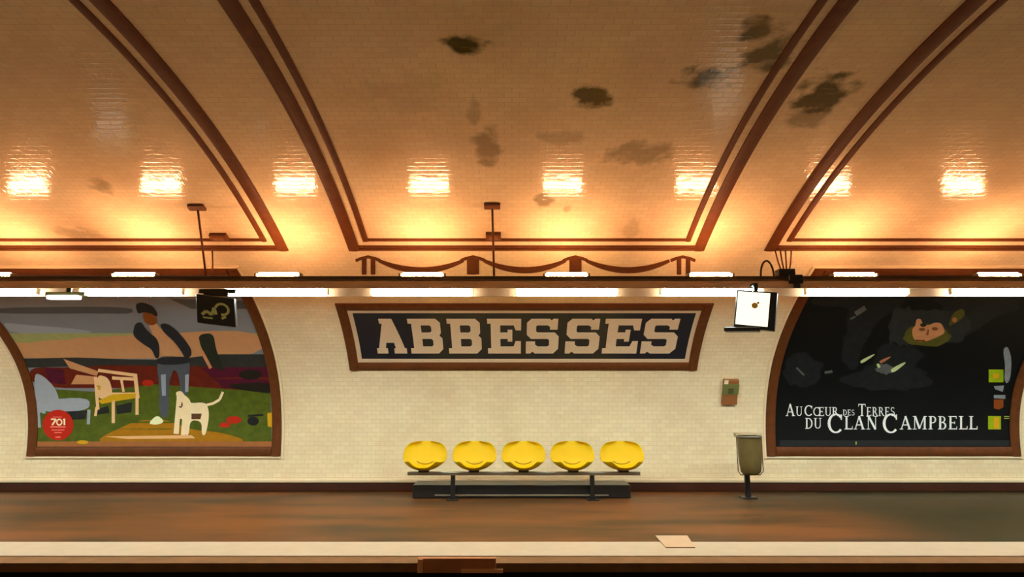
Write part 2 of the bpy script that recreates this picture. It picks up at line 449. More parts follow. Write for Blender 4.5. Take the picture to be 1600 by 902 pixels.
spans = [(586, 633), (640, 691), (700, 752), (762, 814), (822, 873), (884, 937), (943, 998), (1004, 1059)]
s_mid = s_of(524)
for ch, (pa, pb) in zip('ABBESSES', spans):
    xa, xb = x_of(pa, s_mid), x_of(pb, s_mid)
    loops = [[Vector((xa + (xb - xa) * u, LH0 + (LH1 - LH0) * v, 0)) for u, v in lp] for lp in LET[ch]]
    flat = [v for lp in loops for v in lp]
    bm = bmesh.new()
    top = [bm.verts.new(v) for v in flat]
    for t in tessellate_polygon(loops):
        try: bm.faces.new([top[i] for i in t])
        except ValueError: pass
    for _ in range(3):
        es = [e for e in bm.edges if abs(e.verts[0].co.y - e.verts[1].co.y) > 0.12]
        if not es: break
        bmesh.ops.subdivide_edges(bm, edges=es, cuts=1); bmesh.ops.triangulate(bm, faces=bm.faces)
    r = bmesh.ops.extrude_face_region(bm, geom=list(bm.faces))
    ext = {g for g in r['geom'] if isinstance(g, bmesh.types.BMVert)}
    for v in bm.verts: v.co = surf(v.co.x, v.co.y, 0.018 if v in ext else 0.011)
    bmesh.ops.recalc_face_normals(bm, faces=bm.faces)
    link('letter', bm, M['letter'], sign)

# garland of brown ceramic above the sign
gar = thing('garland_trim', 'brown ceramic garland with four brackets on the vault above the name sign', 'moulding', at_wall(820, 424))
def pstrip(bm, pts, wpx, h=0.012):
    """band following pixel-traced centre line on the wall"""
    path = []
    for i, (x, y) in enumerate(pts):
        a = pts[max(0, i - 1)]; b = pts[min(len(pts) - 1, i + 1)]
        dx, dy = b[0] - a[0], b[1] - a[1]; l = math.hypot(dx, dy); nx, ny = -dy / l, dx / l
        w = wpx[i] if isinstance(wpx, list) else wpx
        q = []
        for sg in (-1, 1):
            X, Yp = x + nx * w / 2 * sg, y + ny * w / 2 * sg; s = s_of(Yp); q.append((x_of(X, s), s))
        path.append(tuple(q))
    strip(bm, path, h=h, crown=0.006)
for a, b in ((592, 724), (756, 884), (916, 1046)):
    pts = []; ws = []
    for i in range(17):
        t = i / 16; pts.append((a + (b - a) * t, 407 + 15 * (1 - (2 * t - 1) ** 2))); ws.append(4.0 + 5.0 * (1 - (2 * t - 1) ** 2))
    bm = bmesh.new(); pstrip(bm, pts, ws); link('swag', bm, M['brown'], gar)
for cx, solid in ((575, 0), (739, 1), (899, 1), (1067, 0)):
    bm = bmesh.new()
    pstrip(bm, [(cx - 19, 407), (cx - 12, 404), (cx, 401), (cx + 12, 404), (cx + 19, 407)], 4)
    if solid: pstrip(bm, [(cx, 403), (cx, 428)], 19)
    else:
        pstrip(bm, [(cx - 6, 404), (cx - 6, 428)], 7); pstrip(bm, [(cx + 8, 404), (cx + 8, 428)], 7)
    link('bracket', bm, M['brown'], gar)

# ------------------------------------------------------------ posters
PS0, PS1 = s_of(713), s_of(418.5)
PXI, PXO = 4.14, 8.46
def poster(name, sg, label):
    x0, x1 = (PXI, PXO) if sg > 0 else (-PXO, -PXI)
    t = thing(name, label, 'poster', surf((x0 + x1) / 2, PS0, 0))
    link('frame', frame_bm(x0, x1, PS0, PS1, 0.155, h=0.03, crown=0.02), M['brown'], t)
    link('outer_lip', frame_bm(x0 - 0.045, x1 + 0.045, PS0 - 0.045, PS1 + 0.045, 0.042, h=0.018, crown=0.012), M['cream'], t)
    return t, x0 + 0.15, x1 - 0.15
def wavy(x0, x1, yf, n=24, amp=2, seed=0):
    rr = random.Random(seed); return [(x0 + (x1 - x0) * i / n, yf + rr.uniform(-amp, amp)) for i in range(n + 1)]
SMOOTH = ('man_', 'white_dog', 'dark_cloud', 'pale_cloud', 'far_field', 'tan_field', 'hedge', 'ochre', 'grey_haze', 'hair', 'face_shadow', 'lit_face', 'dark_coat', 'grey_knuckles', 'fingers', 'finger_', 'grey_chair', 'brown_back', 'small_bottle', 'yellow_flowers')
def chaikin(p, n=2):
    for _ in range(n):
        q = []
        for i in range(len(p)):
            a, b = p[i], p[(i + 1) % len(p)]
            q += [(a[0] * .78 + b[0] * .22, a[1] * .78 + b[1] * .22), (a[0] * .22 + b[0] * .78, a[1] * .22 + b[1] * .78)]
        p = q
    return p
SPLIT = ('green_badge', 'gold_badge_heart', 'fingers', 'red_flowers', 'man_shoes', 'yellow_flowers', 'dark_cloud', 'purple_hedge', 'trouser_light', 'chair_shadow', 'grey_knuckles', 'brown_back_rest', 'hair', 'small_bottle')
def inkpart(t, name, polys, rgb, lvl, noise=0.0, label=None):
    if name in SPLIT and len(polys) > 1:
        for p in polys: inkpart(t, name, [p], rgb, lvl, noise, label)
        return
    if any(k in name for k in SMOOTH): polys = [chaikin(p) if len(p) > 4 or 'man' in name or 'finger' in name else p for p in polys]
    o = link(name, decal_bm(polys, 0.011 + 0.0006 * lvl), paint(rgb, noise), t)
    if label: o['label'] = label
    return o
def ell(cx, cy, rx, ry, n=28, rot=0):
    return [(cx + rx * math.cos(2 * math.pi * i / n) * math.cos(rot) - ry * math.sin(2 * math.pi * i / n) * math.sin(rot),
             cy + rx * math.cos(2 * math.pi * i / n) * math.sin(rot) + ry * math.sin(2 * math.pi * i / n) * math.cos(rot)) for i in range(n)]
def seg(x0, y0, x1, y1, w, w2=None):
    w2 = w if w2 is None else w2
    dx, dy = x1 - x0, y1 - y0; l = math.hypot(dx, dy); nx, ny = -dy / l, dx / l
    return [(x0 + nx * w / 2, y0 + ny * w / 2), (x0 - nx * w / 2, y0 - ny * w / 2), (x1 - nx * w2 / 2, y1 - ny * w2 / 2), (x1 + nx * w2 / 2, y1 + ny * w2 / 2)]
def sweep(pts, w):
    out = []
    for (a, b) in zip(pts, pts[1:]): out.append(seg(*a, *b, w))
    return out

# left poster
tL, lx0, lx1 = poster('advertising_poster', -1, 'large framed poster of a man walking a white dog past garden chairs')
link('sheet', grid_area(lx0, lx1, PS0 + 0.14, PS1 - 0.14, 0.010), paint((106, 106, 106), 0.15, 2), tL)['label'] = 'cloudy grey printed sky'
def xin(py, side):                     # inner edge of the print at a row, kept inside the frame
    s = s_of(py); y, z = yz(s); d = y * ct + (z - 1.6) * st
    return 800 + FPX * ((lx0 if side < 0 else lx1) + 0.2) / d
def lband(ya, yb, n=8, inset=1):
    L_ = [(xin(ya + (yb - ya) * i / n, -1) + inset, ya + (yb - ya) * i / n) for i in range(n + 1)]
    R_ = [(xin(ya + (yb - ya) * i / n, 1) - inset, ya + (yb - ya) * i / n) for i in range(n + 1)]
    return L_ + R_[::-1]
inkpart(tL, 'dark_cloud', [[(xin(480, -1) + 2, 480), (205, 478), (210, 490), (150, 489), (xin(490, -1) + 2, 490)], [(265, 466), (395, 470), (400, 482), (300, 482)]], (66, 66, 66), 1)
inkpart(tL, 'pale_cloud', [[(xin(505, -1) + 2, 505), (15, 504), (50, 508), (110, 512), (160, 520), (xin(520, -1) + 6, 522)]], (128, 128, 128), 1)
inkpart(tL, 'olive_haze', [lband(520, 540)], (134, 132, 78), 1, 0.15)
inkpart(tL, 'tan_field', [lband(533, 560)[:9] + [(430, 560), (330, 545), (300, 530), (140, 532), (80, 530), (40, 536)][::1]], (170, 120, 76), 2, 0.1)
inkpart(tL, 'far_field', [[(100, 527), (200, 524), (405, 512), (xin(560, 1) - 1, 560), (60, 560)]], (168, 118, 76), 3, 0.1)
inkpart(tL, 'treeline', [[(xin(559, -1) + 1, 560), (120, 558), (200, 561), (260, 562), (345, 553), (xin(553, 1) - 1, 553), (xin(578, 1) - 1, 578), (300, 574), (120, 572), (xin(573, -1) + 1, 574)]], (38, 38, 34), 4, 0.3)
inkpart(tL, 'red_hedge', [[(xin(571, -1) + 1, 573), (110, 574), (200, 568), (xin(572, 1) - 1, 573), (xin(612, 1) - 1, 612), (200, 606), (xin(606, -1) + 1, 606)]], (84, 22, 8), 5, 0.55)
inkpart(tL, 'purple_hedge', [[(315, 574), (420, 572), (428, 608), (350, 606)], [(70, 574), (100, 577), (104, 600), (78, 598)]], (66, 10, 28), 6, 0.5)
inkpart(tL, 'meadow', [[(xin(606, -1) + 1, 606), (150, 612), (240, 600), (330, 606), (xin(612, 1) - 1, 612), (xin(696, 1) - 1, 697), (xin(697, -1) + 1, 697)]], (66, 74, 14), 6, 0.45)
inkpart(tL, 'ochre_path', [[(155, 685), (190, 668), (215, 657), (262, 655), (300, 672), (345, 675), (392, 690), (330, 694), (160, 694)]], (142, 92, 6), 7, 0.2)
inkpart(tL, 'path_light', [[(165, 682), (300, 680), (306, 685), (200, 686)]], (205, 150, 96), 8)
inkpart(tL, 'ground_foot', [lband(690, 698)], (136, 82, 40), 8, 0.2)
inkpart(tL, 'red_flowers', [ell(366, 656, 12, 6), ell(352, 664, 9, 4), ell(232, 598, 9, 5), ell(287, 600, 5, 8)], (152, 28, 10), 8)
inkpart(tL, 'hedge_shadow', [[(352, 600), (425, 596), (426, 615), (400, 612), (370, 608)], ell(392, 585, 18, 8)], (26, 20, 14), 8, 0.3)
inkpart(tL, 'grey_chair', [[(54, 582), (68, 586), (88, 606), (95, 630), (60, 648), (56, 640)], seg(62, 592, 70, 646, 5), seg(70, 604, 96, 640, 6), [(60, 625), (140, 620), (142, 640), (90, 645), (60, 640)],
        seg(140, 640, 139, 663, 5), seg(60, 640, 62, 668, 6), seg(96, 638, 98, 650, 5)], (134, 134, 134), 9, 0.1)
inkpart(tL, 'chair_shadow', [[(100, 643), (138, 641), (134, 655), (100, 656)], [(150, 640), (170, 634), (172, 645), (150, 648)], [(182, 634), (207, 628), (206, 644), (184, 647)]], (30, 30, 26), 9)
inkpart(tL, 'brown_back_rest', [[(100, 560), (155, 580), (152, 587), (110, 575)], [(120, 585), (150, 588), (148, 600), (112, 600)]], (172, 118, 74), 9, 0.1)
inkpart(tL, 'beige_chair', [seg(150, 588, 154, 640, 5), [(152, 584), (172, 590), (178, 620), (160, 624), (152, 618)], seg(154, 578, 214, 586, 5), seg(176, 590, 214, 592, 5), seg(212, 584, 216, 622, 6),
        seg(152, 616, 216, 616, 6), seg(178, 622, 178, 661, 5), seg(215, 620, 215, 648, 5), seg(152, 636, 150, 650, 4), seg(190, 590, 194, 612, 4)], (204, 158, 108), 10, 0.08)
inkpart(tL, 'yellow_seat', [[(176, 616), (214, 614), (212, 622), (186, 626), (160, 631), (154, 626)], [(152, 600), (158, 602), (158, 609), (152, 608)]], (178, 134, 14), 11, 0.1)
inkpart(tL, 'man_trousers', [[(248, 556), (276, 556), (298, 560), (296, 600), (290, 626), (283, 614), (280, 585), (272, 575), (264, 600), (265, 654), (249, 650), (250, 600), (246, 575)]], (66, 68, 70), 10, 0.15)
inkpart(tL, 'trouser_light', [[(252, 585), (260, 584), (260, 618), (254, 618)], [(290, 585), (296, 584), (295, 612), (290, 612)]], (125, 127, 132), 11)
inkpart(tL, 'man_jacket', [[(212, 504), (222, 502), (228, 512), (236, 520), (246, 528), (250, 540), (250, 558), (244, 560), (238, 545), (226, 538), (213, 528), (208, 520)],
        [(250, 505), (262, 504), (276, 514), (290, 530), (300, 545), (300, 556), (290, 560), (284, 548), (272, 532), (256, 518)], [(244, 558), (300, 556), (298, 568), (246, 570)]], (30, 30, 32), 12, 0.2)
inkpart(tL, 'man_hair', [[(212, 474), (222, 471), (232, 474), (240, 478), (247, 488), (246, 494), (238, 490), (226, 486), (216, 490)]], (24, 24, 26), 13)
inkpart(tL, 'man_face', [[(224, 486), (238, 488), (246, 496), (246, 504), (238, 508), (228, 504), (224, 496)]], (112, 56, 14), 13)
inkpart(tL, 'man_shirt', [[(232, 506), (244, 503), (250, 510), (276, 540), (284, 556), (254, 556), (250, 535), (240, 522)]], (172, 122, 80), 11, 0.1)
inkpart(tL, 'man_shoes', [[(232, 662), (246, 648), (256, 656), (256, 660), (246, 664)], [(278, 616), (290, 614), (286, 626), (276, 622)]], (206, 200, 150), 12)
inkpart(tL, 'dark_coat_on_arm', [[(310, 522), (334, 519), (338, 545), (346, 565), (352, 580), (336, 574), (322, 556), (314, 540)]], (28, 32, 22), 9, 0.3)
inkpart(tL, 'tan_stripe', [seg(316, 548, 330, 575, 5)], (176, 112, 72), 10)
inkpart(tL, 'white_dog', [[(288, 640), (282, 632), (284, 622), (276, 618), (276, 612), (284, 610), (290, 618), (296, 630), (322, 628), (327, 640), (327, 656), (322, 680), (316, 680), (316, 658), (298, 656), (296, 680), (290, 680), (289, 655)],
        seg(281, 622, 276, 678, 8), seg(290, 640, 287, 680, 7), [(282, 614), (292, 618), (300, 628), (296, 655), (280, 655), (277, 635)]] + sweep([(322, 633), (334, 630), (344, 624), (349, 612)], 4), (228, 184, 138), 13, 0.06)
inkpart(tL, 'dog_patch', [ell(283, 632, 3.5, 5), [(300, 646), (316, 646), (314, 655), (300, 655)]], (82, 50, 30), 14)
inkpart(tL, 'black_satchel', [ell(396, 658, 9, 7), seg(388, 650, 412, 648, 3)], (24, 22, 22), 9)
inkpart(tL, 'yellow_flowers', [[(418, 645), (427, 644), (427, 668), (419, 666)], ell(130, 691, 9, 3)], (176, 130, 16), 9)
disc = inkpart(tL, 'red_disc', [ell(92, 664, 24, 24, 40)], (160, 28, 8), 16, label='red printed disc with the number 701')
def bars(lst): return [rect_ps(x0, y0, x1, y1) for x0, y0, x1, y1 in lst]
inkpart(tL, 'disc_number', [seg(81, 655, 89, 655, 2.4), seg(89, 655, 83, 664, 2.6)] + sweep([(ell(94, 659.5, 4, 4.5, 12))[i % 12] for i in range(13)], 2.2) + [seg(102, 654, 102, 664, 2.6), seg(100, 656, 102, 654.5, 2)], (240, 190, 145), 18, label='pale number 701')
inkpart(tL, 'disc_lines', bars([(80, 666, 104, 668), (82, 671, 102, 672.5), (86, 675, 98, 676.5), (88, 682, 96, 684), (84, 651, 98, 652)]), (226, 100, 80), 18)

# right poster
tR, rx0, rx1 = poster('advertising_poster', 1, 'large framed black poster with a lit face and white lettering about Scottish lands')
link('sheet', grid_area(rx0, rx1, PS0 + 0.14, PS1 - 0.14, 0.010), paint((4, 4, 4)), tR)
def blob(cx, cy, rx, ry, seed, n=22, j=0.25):
    rr = random.Random(seed); return [(cx + rx * (1 + rr.uniform(-j, j)) * math.cos(2 * math.pi * i / n), cy + ry * (1 + rr.uniform(-j, j)) * math.sin(2 * math.pi * i / n)) for i in range(n)]
inkpart(tR, 'grey_haze', [[(1262, 463), (1420, 463), (1405, 480), (1370, 500), (1350, 540), (1330, 548), (1320, 500), (1330, 478), (1270, 478)], [(1440, 463), (1590, 463), (1595, 485), (1560, 490), (1520, 520), (1470, 540), (1450, 500), (1480, 478)],
        blob(1255, 580, 30, 26, 3), blob(1385, 592, 66, 20, 5), blob(1400, 562, 40, 26, 8), blob(1330, 545, 16, 34, 9)], (21, 21, 21), 1, 0.5)
inkpart(tR, 'hair', [blob(1408, 510, 22, 30, 11), blob(1490, 508, 26, 26, 12), blob(1445, 500, 32, 18, 13)], (34, 33, 31), 2, 0.4)
inkpart(tR, 'face_shadow', [blob(1447, 524, 36, 17, 15, j=.12), [(1480, 510), (1488, 488), (1504, 480), (1508, 492), (1494, 504)]], (72, 66, 18), 3, 0.4)
inkpart(tR, 'lit_face', [[(1424, 514), (1430, 508), (1431, 498), (1438, 497), (1441, 505), (1450, 508), (1460, 503), (1470, 504), (1474, 512), (1476, 520), (1462, 527), (1450, 532), (1434, 534), (1426, 528)]], (176, 116, 72), 4, 0.25)
inkpart(tR, 'ear', [ell(1491, 499, 4, 4)], (150, 88, 44), 5)
inkpart(tR, 'eye_shadows', [ell(1440, 514, 5, 2.6), ell(1460, 513, 5, 2.6), seg(1450, 514, 1448, 523, 2.5, 4)], (110, 62, 30), 6, 0.2)
inkpart(tR, 'mouth', [seg(1430, 531, 1445, 532, 2.4)], (88, 34, 10), 6)
inkpart(tR, 'brow', [ell(1442, 507, 5, 3)], (30, 30, 16), 6)
inkpart(tR, 'fingers', [seg(1344, 566, 1366, 553, 6, 2), seg(1392, 580, 1414, 566, 8, 3), seg(1370, 572, 1374, 570, 7)], (170, 176, 120), 4)
inkpart(tR, 'finger_middle', [seg(1374, 566, 1391, 557, 6, 2)], (150, 92, 56), 4)
inkpart(tR, 'grey_knuckles', [blob(1382, 576, 14, 8, 20), seg(1336, 490, 1352, 480, 8), seg(1328, 498, 1336, 494, 3), seg(1288, 582, 1300, 580, 4), seg(1244, 574, 1256, 586, 3)], (74, 74, 70), 3, 0.3)
inkpart(tR, 'small_bottle', [[(1566, 545), (1574, 540), (1580, 560), (1578, 592), (1572, 600), (1568, 592), (1570, 570)], [(1552, 603), (1568, 602), (1566, 612), (1554, 608)], [(1552, 617), (1570, 617), (1570, 623), (1552, 622)]], (112, 112, 108), 3, 0.3)
inkpart(tR, 'green_badge', [rect_ps(1544, 577, 1567, 597), rect_ps(1543, 650, 1563, 671)], (128, 144, 6), 4, 0.2)
inkpart(tR, 'gold_badge_heart', [rect_ps(1551, 583, 1560, 592), rect_ps(1552, 652, 1560, 670)], (190, 132, 14), 5)
inkpart(tR, 'copper_badge', [[(1552, 624), (1567, 624), (1567, 636), (1560, 640), (1552, 638)]], (116, 52, 10), 4)
inkpart(tR, 'small_lines', bars([(1568, 650, 1576, 651.5), (1568, 653, 1576, 654.5), (1336, 690, 1338, 695)]), (140, 150, 60), 4)
inkpart(tR, 'foot_band', [rect_ps(1218, 688, 1583, 697)], (28, 28, 28), 1, 0.2)

# serif lettering, built from strokes in a unit cell (x right, y up)
def arc(cx, cy, rx, ry, a0, a1, w, n=14, thin=0.45):
    out = []
    for i in range(n):
        t0, t1 = R(a0 + (a1 - a0) * i / n), R(a0 + (a1 - a0) * (i + 1) / n)
        k0 = w * (thin + (1 - thin) * abs(math.cos(t0))); k1 = w * (thin + (1 - thin) * abs(math.cos(t1)))
        o = lambda t, k: (cx + (rx + k / 2) * math.cos(t), cy + (ry + k / 2) * math.sin(t))
        q = lambda t, k: (cx + (rx - k / 2) * math.cos(t), cy + (ry - k / 2) * math.sin(t))
        out.append([o(t0, k0), o(t1, k1), q(t1, k1), q(t0, k0)])
    return out
TK, TN, SF = 0.15, 0.075, 0.055
def stem(x, y0=0, y1=1, w=TK, sv=True):
    o = [rect_ps(x - w / 2, y0, x + w / 2, y1)]
    if sv: o += [rect_ps(x - w / 2 - .09, y0, x + w / 2 + .09, y0 + SF), rect_ps(x - w / 2 - .09, y1 - SF, x + w / 2 + .09, y1)]
    return o
G = {}
G['A'] = [seg(.12, 0, .44, 1, TN), seg(.42, 1, .76, 0, TK), rect_ps(.22, .3, .62, .37), rect_ps(0, 0, .26, SF), rect_ps(.6, 0, .92, SF)], .92
G['U'] = [rect_ps(.12, .3, .26, 1), rect_ps(.66, .3, .73, 1), rect_ps(.02, 1 - SF, .36, 1), rect_ps(.55, 1 - SF, .84, 1)] + arc(.44, .32, .25, .27, 180, 360, .11), .86
G['C'] = arc(.46, .5, .37, .46, 42, 318, .15) + [rect_ps(.72, .68, .79, .95)], .86
G['O'] = arc(.48, .5, .39, .46, 0, 360, .15, 24), .96
G['E'] = stem(.2) + [rect_ps(.2, 1 - SF - .02, .66, 1), rect_ps(.2, 0, .7, SF + .02), rect_ps(.2, .47, .52, .53), rect_ps(.61, .8, .66, 1), rect_ps(.65, 0, .7, .22), rect_ps(.49, .4, .54, .6)], .76
G['R'] = stem(.2) + arc(.36, .74, .2, .22, -90, 90, .12) + [rect_ps(.2, .93, .38, 1), rect_ps(.2, .48, .38, .55), seg(.42, .5, .74, .02, .13), rect_ps(.66, 0, .88, SF)], .84
G['D'] = stem(.2) + arc(.34, .5, .4, .46, -90, 90, .14, 16) + [rect_ps(.2, 1 - SF - .02, .36, 1), rect_ps(.2, 0, .36, SF + .02)], .88
G['S'] = arc(.34, .74, .2, .22, 50, 270, .11) + arc(.34, .27, .22, .24, -130, 90, .13) + [rect_ps(.5, .78, .55, .96), rect_ps(.1, .05, .15, .25)], .66
G['T'] = stem(.4) + [rect_ps(.03, 1 - SF - .02, .77, 1), rect_ps(.03, .78, .08, 1), rect_ps(.72, .78, .77, 1)], .80
G['L'] = stem(.2) + [rect_ps(.2, 0, .68, SF + .02), rect_ps(.63, 0, .68, .24)], .72
G['N'] = [rect_ps(.16, 0, .22, 1), rect_ps(.74, 0, .80, 1), seg(.2, 1, .76, 0, .16), rect_ps(.05, 0, .34, SF), rect_ps(.62, 1 - SF, .92, 1), rect_ps(.05, 1 - SF, .24, 1)], .96
G['M'] = [rect_ps(.14, 0, .20, 1), rect_ps(.86, 0, 1.0, 1), seg(.2, 1, .54, .05, .15), seg(.54, .05, .9, 1, TN), rect_ps(.03, 0, .32, SF), rect_ps(.76, 0, 1.1, SF), rect_ps(.03, 1 - SF, .22, 1), rect_ps(.9, 1 - SF, 1.1, 1)], 1.14
G['P'] = stem(.2) + arc(.36, .73, .2, .23, -90, 90, .12) + [rect_ps(.2, .93, .38, 1), rect_ps(.2, .46, .38, .53)], .68
G['B'] = stem(.2) + arc(.36, .75, .18, .2, -90, 90, .11) + arc(.38, .27, .22, .24, -90, 90, .13) + [rect_ps(.2, .94, .38, 1), rect_ps(.2, .48, .38, .55), rect_ps(.2, 0, .4, .06)], .74
G['Œ'] = G['O'][0] + [[(u + .62, v) for u, v in pl] for pl in G['E'][0]], .62 + .74
def word(txt, x0, x1, base, hs, gap=0.04):
    """txt letters with heights hs (px); fitted between x0 and x1"""
    tot = sum((G[c][1] + gap) * h for c, h in zip(txt, hs)); k = (x1 - x0) / tot
    out, x = [], x0
    for c, h in zip(txt, hs):
        for pl in G[c][0]: out.append([(x + u * h * k, base - v * h) for u, v in pl])
        x += (G[c][1] + gap) * h * k
    return out
WH = (215, 215, 205)
inkpart(tR, 'headline', word('AU', 1227, 1254, 650, [19, 15]) + word('CŒUR', 1256, 1310, 650, [17, 14, 14, 14], 0.02)
        + word('DES', 1316, 1335, 649, [9, 9, 9]) + word('TERRES', 1340, 1398, 650, [19, 14, 14, 14, 14, 14]), WH, 6, label='white words AU CŒUR DES TERRES')
inkpart(tR, 'headline', word('DU', 1257, 1284, 670, [17, 17]) + word('C', 1292, 1318, 677, [31]) + word('LAN', 1318, 1372, 671, [21, 21, 21])
        + word('C', 1378, 1404, 677, [31]) + word('AMPBELL', 1405, 1528, 671, [21] * 7), WH, 6, label='larger white words DU CLAN CAMPBELL')

# ------------------------------------------------------------ luminous rail
RY = 8.05
def zpix(py, Y=RY): return at_depth(800, py, Y).z
z_t0, z_t1, z_h1, z_c1, z_u1 = zpix(463.5), zpix(450.5), zpix(437), zpix(432), zpix(425.6)
rail = thing('lamp_rail', 'long beige metal rail carrying all the lamps above the platform', 'light rail', (0, RY, z_t1))
RF = RY - 0.20                                  # front lip of the trough shades the vault from the tubes
z_f0, z_f1 = zpix(450.5, RF), zpix(437, RF)
bm = bmesh.new(); box(bm, (0, RF + 0.006, (z_f0 + z_f1) / 2), (2 * HX, 0.012, z_f1 - z_f0), bev=0.003)
box(bm, (0, (RF + RY + 0.16) / 2, z_f1 - 0.008), (2 * HX, RY + 0.16 - RF, 0.016))
link('housing', bm, M['rail'], rail)
bm = bmesh.new(); box(bm, (0, RY + 0.03, (z_f1 + z_c1) / 2), (2 * HX, 0.10, z_c1 - z_f1))
link('cable_channel', bm, M['raildark'], rail)
bm = bmesh.new(); box(bm, (0, RY + 0.154, (z_t0 + .022 + z_f1) / 2), (2 * HX, 0.012, z_f1 - z_t0 - .022))  # unseen back plate added to keep tube light off the upper wall
link('shield', bm, M['shield'], rail)
PIT, X0 = 1.838, -1.344
TUBE_LAB = {-3: 'lit white tube lamp cut off by the left edge of the photo', -2: 'lit white tube lamp above the head of the man on the poster',
 -1: 'lit white tube lamp above the gap left of the name sign', 0: 'lit white tube lamp above the letters ABB of the name sign',
 1: 'lit white tube lamp above the letters SS of the name sign', 2: 'lit white tube lamp ending at the small bright screen',
 3: 'lit white tube lamp above the left part of the black poster', 4: 'lit white tube lamp above the right part of the black poster'}
UP_LAB = {k: v.replace('lit white tube lamp', 'short glowing uplight on the rail').replace('of the photo', '') for k, v in TUBE_LAB.items()}
UP_LAB[2] = 'short uplight glowing on top of the rail left of the cable loop'
def lamp(k):
    xc = X0 + PIT * k; r = (z_t1 - z_t0) / 2 - 0.004; zc = (z_t0 + z_t1) / 2
    out = not (-3 <= k <= 4)
    t = thing('tube_lamp', TUBE_LAB.get(k, 'lit white tube lamp further along the rail beyond the frame'), 'lamp', (xc, RY, zc), 'tube lamps further along' if out else 'tube lamps under the rail')
    bm = bmesh.new(); L2 = 0.635
    xs = [-L2, -L2 + .01, -L2 + .03, L2 - .03, L2 - .01, L2]; rs = [r * .55, r * .85, r, r, r * .85, r * .55]
    tube(bm, [(xc + a, RY, zc) for a in xs], rs, 16); link('tube', bm, M['tube'], t, smooth=True)
    for sg in (-1, 1):
        bm = bmesh.new(); box(bm, (xc + sg * (L2 + 0.012), RY, zc + 0.012), (0.022, 0.06, r * 1.6), bev=0.004); link('end_cap', bm, M['cap'], t)
    u = thing('uplight', UP_LAB.get(k, 'short uplight further along the rail beyond the frame'), 'lamp', (xc, RY, z_c1), 'uplights further along' if out else 'uplights on top of the rail')
    bm = bmesh.new(); h = z_u1 - z_c1; rows = []
    for x in (-0.265, -0.25, 0.25, 0.265):
        f = 0.6 if abs(x) > 0.26 else 1.0
        rows.append([bm.verts.new((xc + x, RY + 0.03 + 0.045 * f * math.cos(R(a)), z_c1 + h * f * math.sin(R(a)))) for a in range(0, 181, 20)])
    for a, b in zip(rows, rows[1:]):
        for i in range(len(a) - 1): bm.faces.new((a[i], a[i + 1], b[i + 1], b[i]))
        bm.faces.new((a[-1], a[0], b[0], b[-1]))
    bm.faces.new(rows[0][::-1]); bm.faces.new(rows[-1])
    bmesh.ops.recalc_face_normals(bm, faces=bm.faces)
    link('diffuser', bm, M['up'], u)
    bm = bmesh.new()
    for sg in (-1, 1): box(bm, (xc + sg * 0.285, RY + 0.03, z_c1 + 0.02), (0.03, 0.08, 0.04), bev=0.004)
    link('end_cap', bm, M['cap'], u)
for k in range(-7, 9): lamp(k)

# rods that hang the rail
def rod(px, pyt, pxb, label):
    top = at_wall(px, pyt); b = at_depth(pxb, 430, RY + 0.04)
    t = thing('hanging_rod', label, 'rod', top, 'rods holding the lamp rail')
    bm = bmesh.new(); tube(bm, [top + Vector((0, 0, 0.02)), Vector((b.x, b.y, z_c1 + 0.016))], 0.014, 8); link('rod', bm, M['rust'], t, smooth=True)
    s = s_of(pyt); bm = bmesh.new(); hband(bm, top.x - 0.10, top.x + 0.10, s - 0.05, s + 0.05, h=0.03, crown=0.01); link('ceiling_plate', bm, M['rust'], t)
rod(308, 323, 322, 'thin brown rod from the vault to the rail above the left poster')
rod(769, 321, 772, 'thin brown rod from the vault to the rail above the name sign')
def jbox(px, py, w, h, label):
    s = s_of(py); x = x_of(px, s)
    t = thing('junction_box', label, 'junction box', surf(x, s, 0), 'junction boxes on the vault')
    bm = bmesh.new(); hband(bm, x - w / 2, x + w / 2, s - h / 2, s + h / 2, h=0.05, crown=0.01); link('body', bm, M['rust'], t)
    bm = bmesh.new(); hband(bm, x - w * .3, x + w * .3, s - h * .3, s + h * .3, h=0.062, crown=0.004, base=0.03); link('lid', bm, M['boxb'], t)
jbox(771, 367, 0.20, 0.13, 'small brown junction box on the vault above the middle of the name sign')
jbox(343, 368, 0.22, 0.12, 'small brown junction box on the vault above the left poster')
# second short cable left
pt, pb = at_wall(332, 392, 0.01), at_depth(331, 431, RY + 0.04)
bm = bmesh.new(); tube(bm, [pt, (pt + pb) / 2 + Vector((0.01, 0, -0.02)), Vector((pb.x, pb.y, z_c1 + .014))], 0.010, 8)
tag(link('cable', bm, M['rust'], smooth=True), 'short brown cable dropping to the rail just right of the left rod', 'cable')

# clamp, cables and loop on the rail, right of the sign
cb = at_depth(1227, 431, RY + 0.03)
t = thing('cable_clamp', 'black clamp box gripping the rail below a bundle of cables', 'clamp', (cb.x, RY, z_h1))
bm = bmesh.new(); box(bm, (cb.x, RY + 0.03, (z_c1 + zpix(421)) / 2 + .002), (0.21, 0.14, zpix(421) - z_c1), bev=0.01); link('body', bm, M['black'], t)
bm = bmesh.new(); box(bm, (cb.x + .02, RF - 0.018, zpix(437, RF)), (0.17, 0.03, zpix(430, RF) - zpix(444, RF)), bev=0.006); link('front_plate', bm, M['black'], t)
bm = bmesh.new(); box(bm, (cb.x + .03, RF - 0.015, zpix(447, RF)), (0.08, 0.024, 0.06), bev=0.005); link('stem', bm, M['raildark'], t)
t = thing('cable_bundle', 'bundle of thin brown cables rising from the black clamp to the vault', 'cables', (cb.x, RY, zpix(421)))
